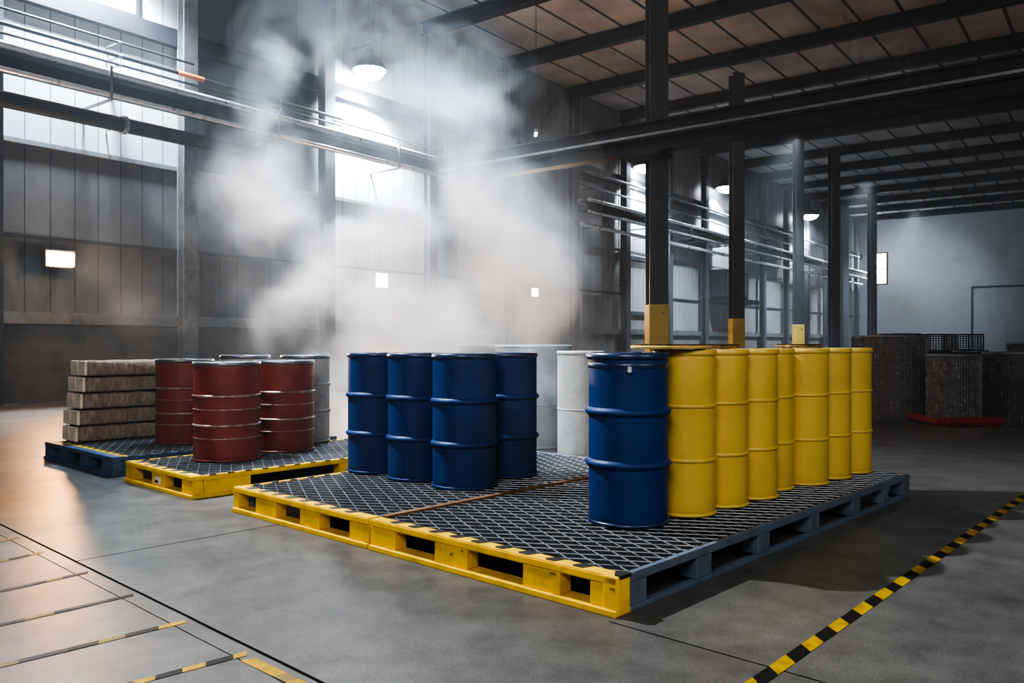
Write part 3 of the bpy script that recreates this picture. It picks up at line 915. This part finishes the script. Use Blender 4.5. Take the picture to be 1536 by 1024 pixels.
names = ['bottom bale of the stack, on the blue pallet', 'second bale from the bottom of the stack', 'middle bale of the five in the stack',
         'fourth bale up, just under the topmost', 'topmost brown fibre bale of the stack']
offs = [(0.0, 0.03), (0.02, 0.015), (0.05, 0.0), (0.07, -0.03), (0.08, -0.06)]
for k in range(5):
    bale(us(0.20 + offs[k][0], 8.555 + offs[k][1], 0.2225 + 0.213 * k), PALLET_ROT + R((-2, 1, -1, 2, 0)[k] * 0.6), names[k])

# ------------------------------------------------------------------ wire-mesh rolls far right
def mesh_cyl(m, r, z0, z1, nv, nh, wr, z_j=0.0):
    for k in range(nv):
        a = 2 * PI * k / nv
        c, s = math.cos(a), math.sin(a)
        rr = r + 0.012 * math.sin(3 * a)
        m.tube([(rr * c, rr * s, z0), (rr * c, rr * s, z1)], wr, 4)
    for k in range(nh + 1):
        z = z0 + (z1 - z0) * k / nh
        m.tube([((r + 0.012 * math.sin(3 * a)) * math.cos(a), (r + 0.012 * math.sin(3 * a)) * math.sin(a), z) for a in [2 * PI * i / 40 for i in range(40)]], wr, 4, True)

def mesh_roll(loc, r, h, core, wire, label, sx=1.0, nv=64, nh=34, z0=0.0):
    t = thing('wire_mesh_roll', label, 'mesh roll', loc, random.uniform(0, 3), 'rolls of wire mesh in the background')
    MB().lathe([(0, 0.0), (r * .92, 0.0), (r * .94, 0.04), (r * .94, h - 0.08), (r * .86, h - .03), (0, h - 0.05)], 40, False, False).build('roll_core', M[core], t, smooth=True)
    m = MB()
    mesh_cyl(m, r, 0.01, h, nv, nh, 0.0055)
    m.build('wire_mesh', M[wire], t)
    MB().lathe(ring_profile(r, h - 0.02, 0.012, 0.018), 40, False, False).build('top_ring', M['steel_mid'], t, smooth=True)
    return t
def gp(px, t, z=0.0):
    return Vector(((px - 768) / 1230 * t, t, z))
mesh_roll(gp(1340, 16.5), 0.62, 1.66, 'mesh_brown', 'mesh_wire', 'biggest brown mesh roll, standing just right of the last yellow drum')
mesh_roll(gp(1302, 18.2), 0.34, 1.66, 'mesh_blue', 'mesh_wire', 'slim dark mesh roll, behind the left edge of the biggest roll')
t = thing('tray_pallet', 'low red plastic tray on the floor under the second mesh roll', 'tray', gp(1431, 15.3), 0.0)
MB().box(-0.56, 0.56, -0.52, 0.50, 0.02, 0.10).build('tray_base', M['red_tray'], t, bevel=0.03)
MB().box(-0.60, 0.60, -0.56, -0.50, 0.06, 0.16).box(-0.60, 0.60, 0.48, 0.54, 0.06, 0.16).box(-0.60, -0.55, -0.5, 0.48, 0.06, 0.16).box(0.55, 0.60, -0.5, 0.48, 0.06, 0.16).build('rim', M['red_tray'], t, bevel=0.012)
MB().box(-0.5, -0.35, -0.5, 0.48, 0, 0.03).box(0.35, 0.5, -0.5, 0.48, 0, 0.03).build('skid', M['red_tray'], t)
mesh_roll(gp(1431, 15.3, 0.101), 0.46, 1.20, 'mesh_brown', 'mesh_wire', 'mesh roll standing on the red tray')
mesh_roll(gp(1455, 16.75), 0.32, 1.36, 'mesh_blue', 'mesh_wire_dark', 'dark mesh roll behind the red tray, right of the wire crates', nv=48, nh=24)
mesh_roll(gp(1522, 15.5), 0.54, 1.34, 'mesh_blue', 'mesh_wire', 'dark blue mesh roll at the right edge of the picture')
mesh_roll(gp(1545, 17.3), 0.42, 1.52, 'mesh_brown', 'mesh_wire_dark', 'brown mesh roll rising behind the right edge roll', nv=48, nh=24)
t = thing('red_bin', 'small bin between the mesh rolls, dark blue body under a red lid', 'bin', gp(1489, 17.0), 0.0)
MB().box(-0.20, 0.20, -0.2, 0.2, 0.0, 0.66).build('bin_body', M['mesh_blue'], t, bevel=0.02)
MB().box(-0.22, 0.22, -0.22, 0.22, 0.66, 0.80).build('lid', M['red_tray'], t, bevel=0.02)

def crate(loc, rot, label, sx=0.34, sy=0.3, h=0.40):
    t = thing('wire_crate', label, 'crate', loc, rot, 'black wire crates on a mesh roll')
    f = MB()
    for x in (-sx, sx):
        for y in (-sy, sy):
            f.tube([(x, y, 0.005), (x, y, h)], 0.014, 6)
    for z in (0.016, h - .006):
        f.tube([(-sx, -sy, z), (sx, -sy, z), (sx, sy, z), (-sx, sy, z)], 0.014, 6, True)
    f.build('frame', M['mesh_wire_dark'], t)
    g = MB()
    n = 9
    for k in range(1, n):
        x = -sx + 2 * sx * k / n
        y = -sy + 2 * sy * k / n
        g.tube([(x, -sy, 0.01), (x, -sy, h)], 0.006, 4).tube([(x, sy, 0.01), (x, sy, h)], 0.006, 4)
        g.tube([(-sx, y, 0.01), (-sx, y, h)], 0.006, 4).tube([(sx, y, 0.01), (sx, y, h)], 0.006, 4)
    for k in range(1, 8):
        z = h * k / 8
        g.tube([(-sx, -sy, z), (sx, -sy, z), (sx, sy, z), (-sx, sy, z)], 0.006, 4, True)
    g.build('wire_panel', M['mesh_wire_dark'], t)
# two wire crates on a shelf-high stand behind the red-tray roll
t = thing('stand', 'dark steel stand carrying the two wire crates behind the red tray', 'stand', gp(1424, 18.9), 0.0)
MB().box(-0.66, 0.66, -0.34, 0.34, 1.26, 1.31).build('shelf', M['steel_dark'], t)
for x in (-0.6, 0.6):
    for y in (-0.28, 0.28):
        MB().box(x - .03, x + .03, y - .03, y + .03, 0, 1.26).build('leg', M['steel_dark'], t)
crate(gp(1404, 18.9, 1.312), 0.0, 'black wire crate on the stand, the left of two', 0.29)
crate(gp(1445, 18.9, 1.312), 0.0, 'black wire crate on the stand, the right of two', 0.29)
t = thing('flat_lid', 'flat dark panel lying on top of the biggest mesh roll', 'panel', gp(1350, 16.55, 1.668), 0.2)
MB().box(-0.35, 0.30, -0.25, 0.25, 0.006, 0.035).build('panel', M['steel_col'], t, bevel=0.006)

# ------------------------------------------------------------------ floor tape
def tape(u0, s0, u1, s1, width, segs, mats, label, name='hazard_tape', slant=0.5, z=0.0025, wob=0.0):
    a, b = us(u0, s0), us(u1, s1)
    d = (b - a)
    L = d.length
    rot = math.atan2(d.y, d.x)
    m = MB()
    n = len(segs)
    x = 0.0
    tot = sum(s for s, _ in segs)
    for s, mi in segs:
        x1 = x + s / tot * L
        k = slant * width
        w0 = width / 2 * (1 + random.uniform(-wob, wob))
        m.prism([(x - k / 2, -w0), (x1 - k / 2, -w0), (x1 + k / 2, w0), (x + k / 2, w0)], 0.0008, z, mi)
        x = x1
    o = m.build(name, mats, loc=a, rotz=rot)
    tag(o, label, 'floor tape')
    return o
segs = [(random.uniform(0.9, 1.1), k % 2) for k in range(62)]
a, b = gp(1108, 1.5 * 1230 / (1042 - 515)), gp(1600, 1.5 * 1230 / (702 - 515))
def to_us(p):
    q = p - PB
    return q.dot(PU), q.dot(PV)
def px(x, y):
    t = EYE * 1230 / (y - 515)
    return to_us(Vector(((x - 768) / 1230 * t, t, 0)))
tape(*px(1108, 1042), *px(1640, 672), 0.075, segs, [M['tape_yellow'], M['tape_black']], 'long yellow and black hazard tape along the right of the floor', slant=0.9)
TM = [M['tape_worn'], M['tape_faded'], M['tape_yellow'], M['tape_black']]
for (p, q, w, sg, lab) in (((-160, 850), (28, 806), 0.05, [(3, 0), (2, 1)], 'worn dark floor strip, farthest of those at the left edge'),
                           ((-120, 868), (64, 828), 0.05, [(3, 0), (1, 1), (1, 0), (.7, 1)], 'worn floor strip at the left, second from the far end'),
                           ((-160, 922), (132, 858), 0.05, [(2, 0), (1, 1), (2, 0), (.6, 1), (1, 0)], 'worn dark floor strip ending at the long floor joint'),
                           ((-160, 974), (200, 892), 0.05, [(2, 1), (2, 0), (1, 1), (2, 0), (1, 3)], 'long worn dark floor strip, third from the camera'),
                           ((-200, 1047), (278, 932), 0.05, [(2, 1), (1, 3), (1, 1), (1.5, 0), (1, 3), (.9, 1), (1.2, 3), (1.0, 2)], 'yellow tipped worn floor strip, second from the camera'),
                           ((60, 1062), (370, 980), 0.052, [(1, 3), (1, 2), (1, 3), (.8, 2), (1, 3), (.9, 2), (1.1, 3), (.55, 2)], 'yellow and black floor strip nearest the camera'),
                           ((372, 989), (455, 1029), 0.062, [(3, 2), (1, 1), (1, 2)], 'short thick yellow dash beside the floor joint')):
    tape(*px(*p), *px(*q), w, sg, TM, lab, 'floor_strip', slant=0.4, wob=0.06)

# ------------------------------------------------------------------ smoke
def smoke(name, label, blobs, dens, color, base, noise_scale, edge, seed, emis=0.0, step=0.45, pad=1.0, voxel=0.14):
    """volume of soft round masses broken up by fractal noise; the mesh hugs the same masses"""
    bm = bmesh.new()
    for (c, r, wt) in blobs:
        mt = Matrix.Translation(Vector(c)) @ Matrix.Diagonal((r[0] * pad, r[1] * pad, r[2] * pad, 1))
        bmesh.ops.create_icosphere(bm, subdivisions=3, radius=1.0, matrix=mt)
    for v in bm.verts:
        v.co.z = max(v.co.z, 0.03)
    me = bpy.data.meshes.new(name)
    bm.to_mesh(me)
    bm.free()
    o = bpy.data.objects.new(name, me)
    COL.objects.link(o)
    md = o.modifiers.new('merge', 'REMESH')
    md.mode = 'VOXEL'
    md.voxel_size = voxel
    dg = bpy.context.evaluated_depsgraph_get()
    me2 = bpy.data.meshes.new_from_object(o.evaluated_get(dg))
    o.modifiers.clear()
    o.data = me2
    me2.materials.clear()
    m = bpy.data.materials.new(name)
    m.use_nodes = True
    nt = m.node_tree
    nt.nodes.remove(nt.nodes['Principled BSDF'])
    out = nt.nodes['Material Output']
    tc = nt.nodes.new('ShaderNodeTexCoord')
    P = tc.outputs['Object']
    # warp
    wn = nt.nodes.new('ShaderNodeTexNoise')
    wn.inputs['Scale'].default_value = noise_scale * 0.6
    wn.inputs['Detail'].default_value = 3
    lk(nt, P, wn.inputs['Vector'])
    def vm(op, a, b):
        n = nt.nodes.new('ShaderNodeVectorMath')
        n.operation = op
        for i, v in enumerate((a, b)):
            if isinstance(v, tuple):
                n.inputs[i].default_value = v
            elif v is not None:
                lk(nt, v, n.inputs[i])
        return n
    w = vm('SUBTRACT', wn.outputs['Color'], (0.5, 0.5, 0.5)).outputs[0]
    w = vm('MULTIPLY', w, (edge, edge, edge)).outputs[0]
    Q = vm('ADD', P, w).outputs[0]
    acc = None
    for (c, r, wt) in blobs:
        d = vm('SUBTRACT', Q, tuple(c)).outputs[0]
        d = vm('DIVIDE', d, tuple(r)).outputs[0]
        ln = vm('LENGTH', d, None).outputs['Value']
        mr = nt.nodes.new('ShaderNodeMapRange')
        mr.interpolation_type = 'SMOOTHSTEP'
        mr.inputs['From Min'].default_value = 1.0
        mr.inputs['From Max'].default_value = 0.0
        mr.inputs['To Min'].default_value = 0.0
        mr.inputs['To Max'].default_value = wt
        lk(nt, ln, mr.inputs['Value'])
        if acc is None:
            acc = mr.outputs['Result']
        else:
            acc = math_node(nt, 'SMOOTH_MAX', acc, mr.outputs['Result'])
            acc.node.inputs[2].default_value = 0.25
    fn = nt.nodes.new('ShaderNodeTexNoise')
    fn.inputs['Scale'].default_value = noise_scale
    fn.inputs['Detail'].default_value = 5
    fn.inputs['Roughness'].default_value = 0.64
    fn.inputs['Distortion'].default_value = 0.35
    off = vm('ADD', Q, (seed, seed * 2.0, -seed)).outputs[0]
    lk(nt, off, fn.inputs['Vector'])
    # density = dens * smooth(acc + (n - .5)*k - base)
    v = math_node(nt, 'MULTIPLY_ADD', math_node(nt, 'SUBTRACT', fn.outputs['Fac'], 0.5), 3.0)
    lk(nt, math_node(nt, 'SUBTRACT', acc, base), v.node.inputs[2])
    v = math_node(nt, 'MULTIPLY', math_node(nt, 'MAXIMUM', v, 0.0), math_node(nt, 'MULTIPLY', math_node(nt, 'MULTIPLY', acc, acc), dens))
    vs = nt.nodes.new('ShaderNodeVolumeScatter')
    vs.inputs['Color'].default_value = (*color, 1)
    vs.inputs['Anisotropy'].default_value = 0.35
    lk(nt, v, vs.inputs['Density'])
    if emis:
        e = nt.nodes.new('ShaderNodeEmission')
        e.inputs['Color'].default_value = (0.85, 0.92, 1.0, 1)
        lk(nt, math_node(nt, 'MULTIPLY', v, emis), e.inputs['Strength'])
        ad = nt.nodes.new('ShaderNodeAddShader')
        lk(nt, vs.outputs[0], ad.inputs[0])
        lk(nt, e.outputs[0], ad.inputs[1])
        lk(nt, ad.outputs[0], out.inputs['Volume'])
    else:
        lk(nt, vs.outputs[0], out.inputs['Volume'])
    m.cycles.volume_step_rate = step
    me2.materials.append(m)
    tag(o, label, 'smoke', kind='stuff')
    return o

def sp(px_, py, t):
    return ((px_ - 768) / 1230 * t, t, EYE + (515 - py) / 1230 * t)
def blob(px_, py, t, rx, ry, rd, wt=1.0):
    return (sp(px_, py, t), (rx / 1230 * t, rd, ry / 1230 * t), wt)
main = [blob(640, 470, 13.0, 290, 150, 2.0, 0.80), blob(560, 350, 12.8, 200, 150, 1.6, 0.70), blob(410, 290, 12.0, 170, 125, 1.3, 0.72),
        blob(390, 190, 12.0, 90, 110, 0.9, 0.5), blob(440, 120, 12.2, 80, 100, 0.9, 0.52), blob(730, 290, 13.4, 175, 160, 1.6, 0.74),
        blob(780, 400, 13.4, 150, 190, 1.6, 0.86), blob(610, 160, 13.2, 190, 130, 1.4, 0.46), blob(690, 170, 13.6, 150, 110, 1.3, 0.46), blob(440, 430, 11.9, 130, 125, 1.1, 0.85),
        blob(405, 480, 10.9, 80, 100, 0.6, 0.66), blob(640, 560, 13.0, 280, 120, 1.6, 0.95), blob(520, 70, 13.0, 170, 90, 1.2, 0.30), blob(485, 580, 11.5, 90, 110, 0.9, 0.72), blob(810, 570, 11.2, 120, 110, 1.1, 0.62), blob(660, 520, 11.6, 200, 70, 1.0, 0.72)]
smoke('smoke_plume', 'large pale smoke cloud billowing up behind the drums in the middle of the hall', main, 3.8, (0.83, 0.92, 1.0), 0.02, 1.0, 2.1, 3.0, pad=1.08)
wisp = [blob(190, 460, 13.0, 130, 70, 1.0, 0.8), blob(265, 480, 12.6, 80, 60, 0.8, 0.8), blob(90, 510, 13.5, 120, 60, 1.0, 0.7)]
smoke('smoke_wisp', 'thin warm lit smoke wisps above the bales at the left', wisp, 0.22, (1.0, 0.97, 0.92), 0.22, 1.1, 0.8, 9.0)

# ------------------------------------------------------------------ world with thin haze, lights, camera
wld = bpy.data.worlds.new('hall_air')
scene.world = wld
wld.use_nodes = True
nt = wld.node_tree
bg = nt.nodes['Background']
bg.inputs['Color'].default_value = (0.5, 0.6, 0.75, 1)
bg.inputs['Strength'].default_value = 0.0
vs = nt.nodes.new('ShaderNodeVolumeScatter')
vs.inputs['Color'].default_value = (0.85, 0.92, 1.0, 1)
vs.inputs['Density'].default_value = 0.0026
vs.inputs['Anisotropy'].default_value = 0.2
nt.links.new(vs.outputs[0], nt.nodes['World Output'].inputs['Volume'])

# key: hung spotlight up to the left, throws the drum shadows to the right
spot('key_light', (-6.3, 9.6, 9.7), (1.2, 6.2, 0.5), 9500, (0.92, 0.96, 1.0), 62, 0.7, 0.12)
# unseen area fills added behind the viewer to brighten the drum fronts
area('side_fill', (7.5, -1.5, 6.0), (2.2, 6.8, 0.6), 260, (0.95, 0.97, 1.0), 4, 3)
area('fill_light', (-2.0, -7.0, 8.5), (0.4, 7.5, 0.6), 930, (1.0, 0.97, 0.92), 5, 3)
# unseen fills added over the far hall to light its haze and walls
for (w, y) in ((36, 8), (58, 6), (78, 2), (60, -14)):
    area('hall_fill', wy(w, y, 13.0), wy(w, y, 0), 70, COOL, 2.5, 2.5)
spot('hall_fill', wy(74, 14, 12.6), wy(89, 18, 5), 3000, COOL, 70, 0.9, 0.5)
for w in (46, 62, 78):
    spot('hall_fill', wy(w, 15.0, 13.2), wy(w, 18.5, 2), 14000, (0.78, 0.89, 1.0), 80, 0.9, 0.4)
spot('smoke_fill', (-2.6, 14.8, 13.2), (-2.0, 13.1, 1.0), 24000, (0.68, 0.83, 1.0), 48, 0.8, 0.3)  # added above the smoke to brighten it, no fitting hangs there

cam_d = bpy.data.cameras.new('camera')
cam = bpy.data.objects.new('camera', cam_d)
COL.objects.link(cam)
cam.location = (0, 0, EYE)
cam.rotation_euler = (R(90), 0, 0)
cam_d.sensor_width = 36
cam_d.lens = 1230 / 1536 * 36
cam_d.shift_y = 3 / 1536
cam_d.clip_end = 300
scene.camera = cam
scene.view_settings.view_transform = 'AgX'
scene.view_settings.look = 'AgX - Very High Contrast'
scene.view_settings.exposure = 0.0
scene.cycles.max_bounces = 5
scene.cycles.volume_bounces = 1
scene.cycles.sample_clamp_indirect = 4.0
scene.cycles.use_denoising = True
scene.cycles.use_adaptive_sampling = True
scene.cycles.adaptive_threshold = 0.07
scene.cycles.adaptive_min_samples = 12
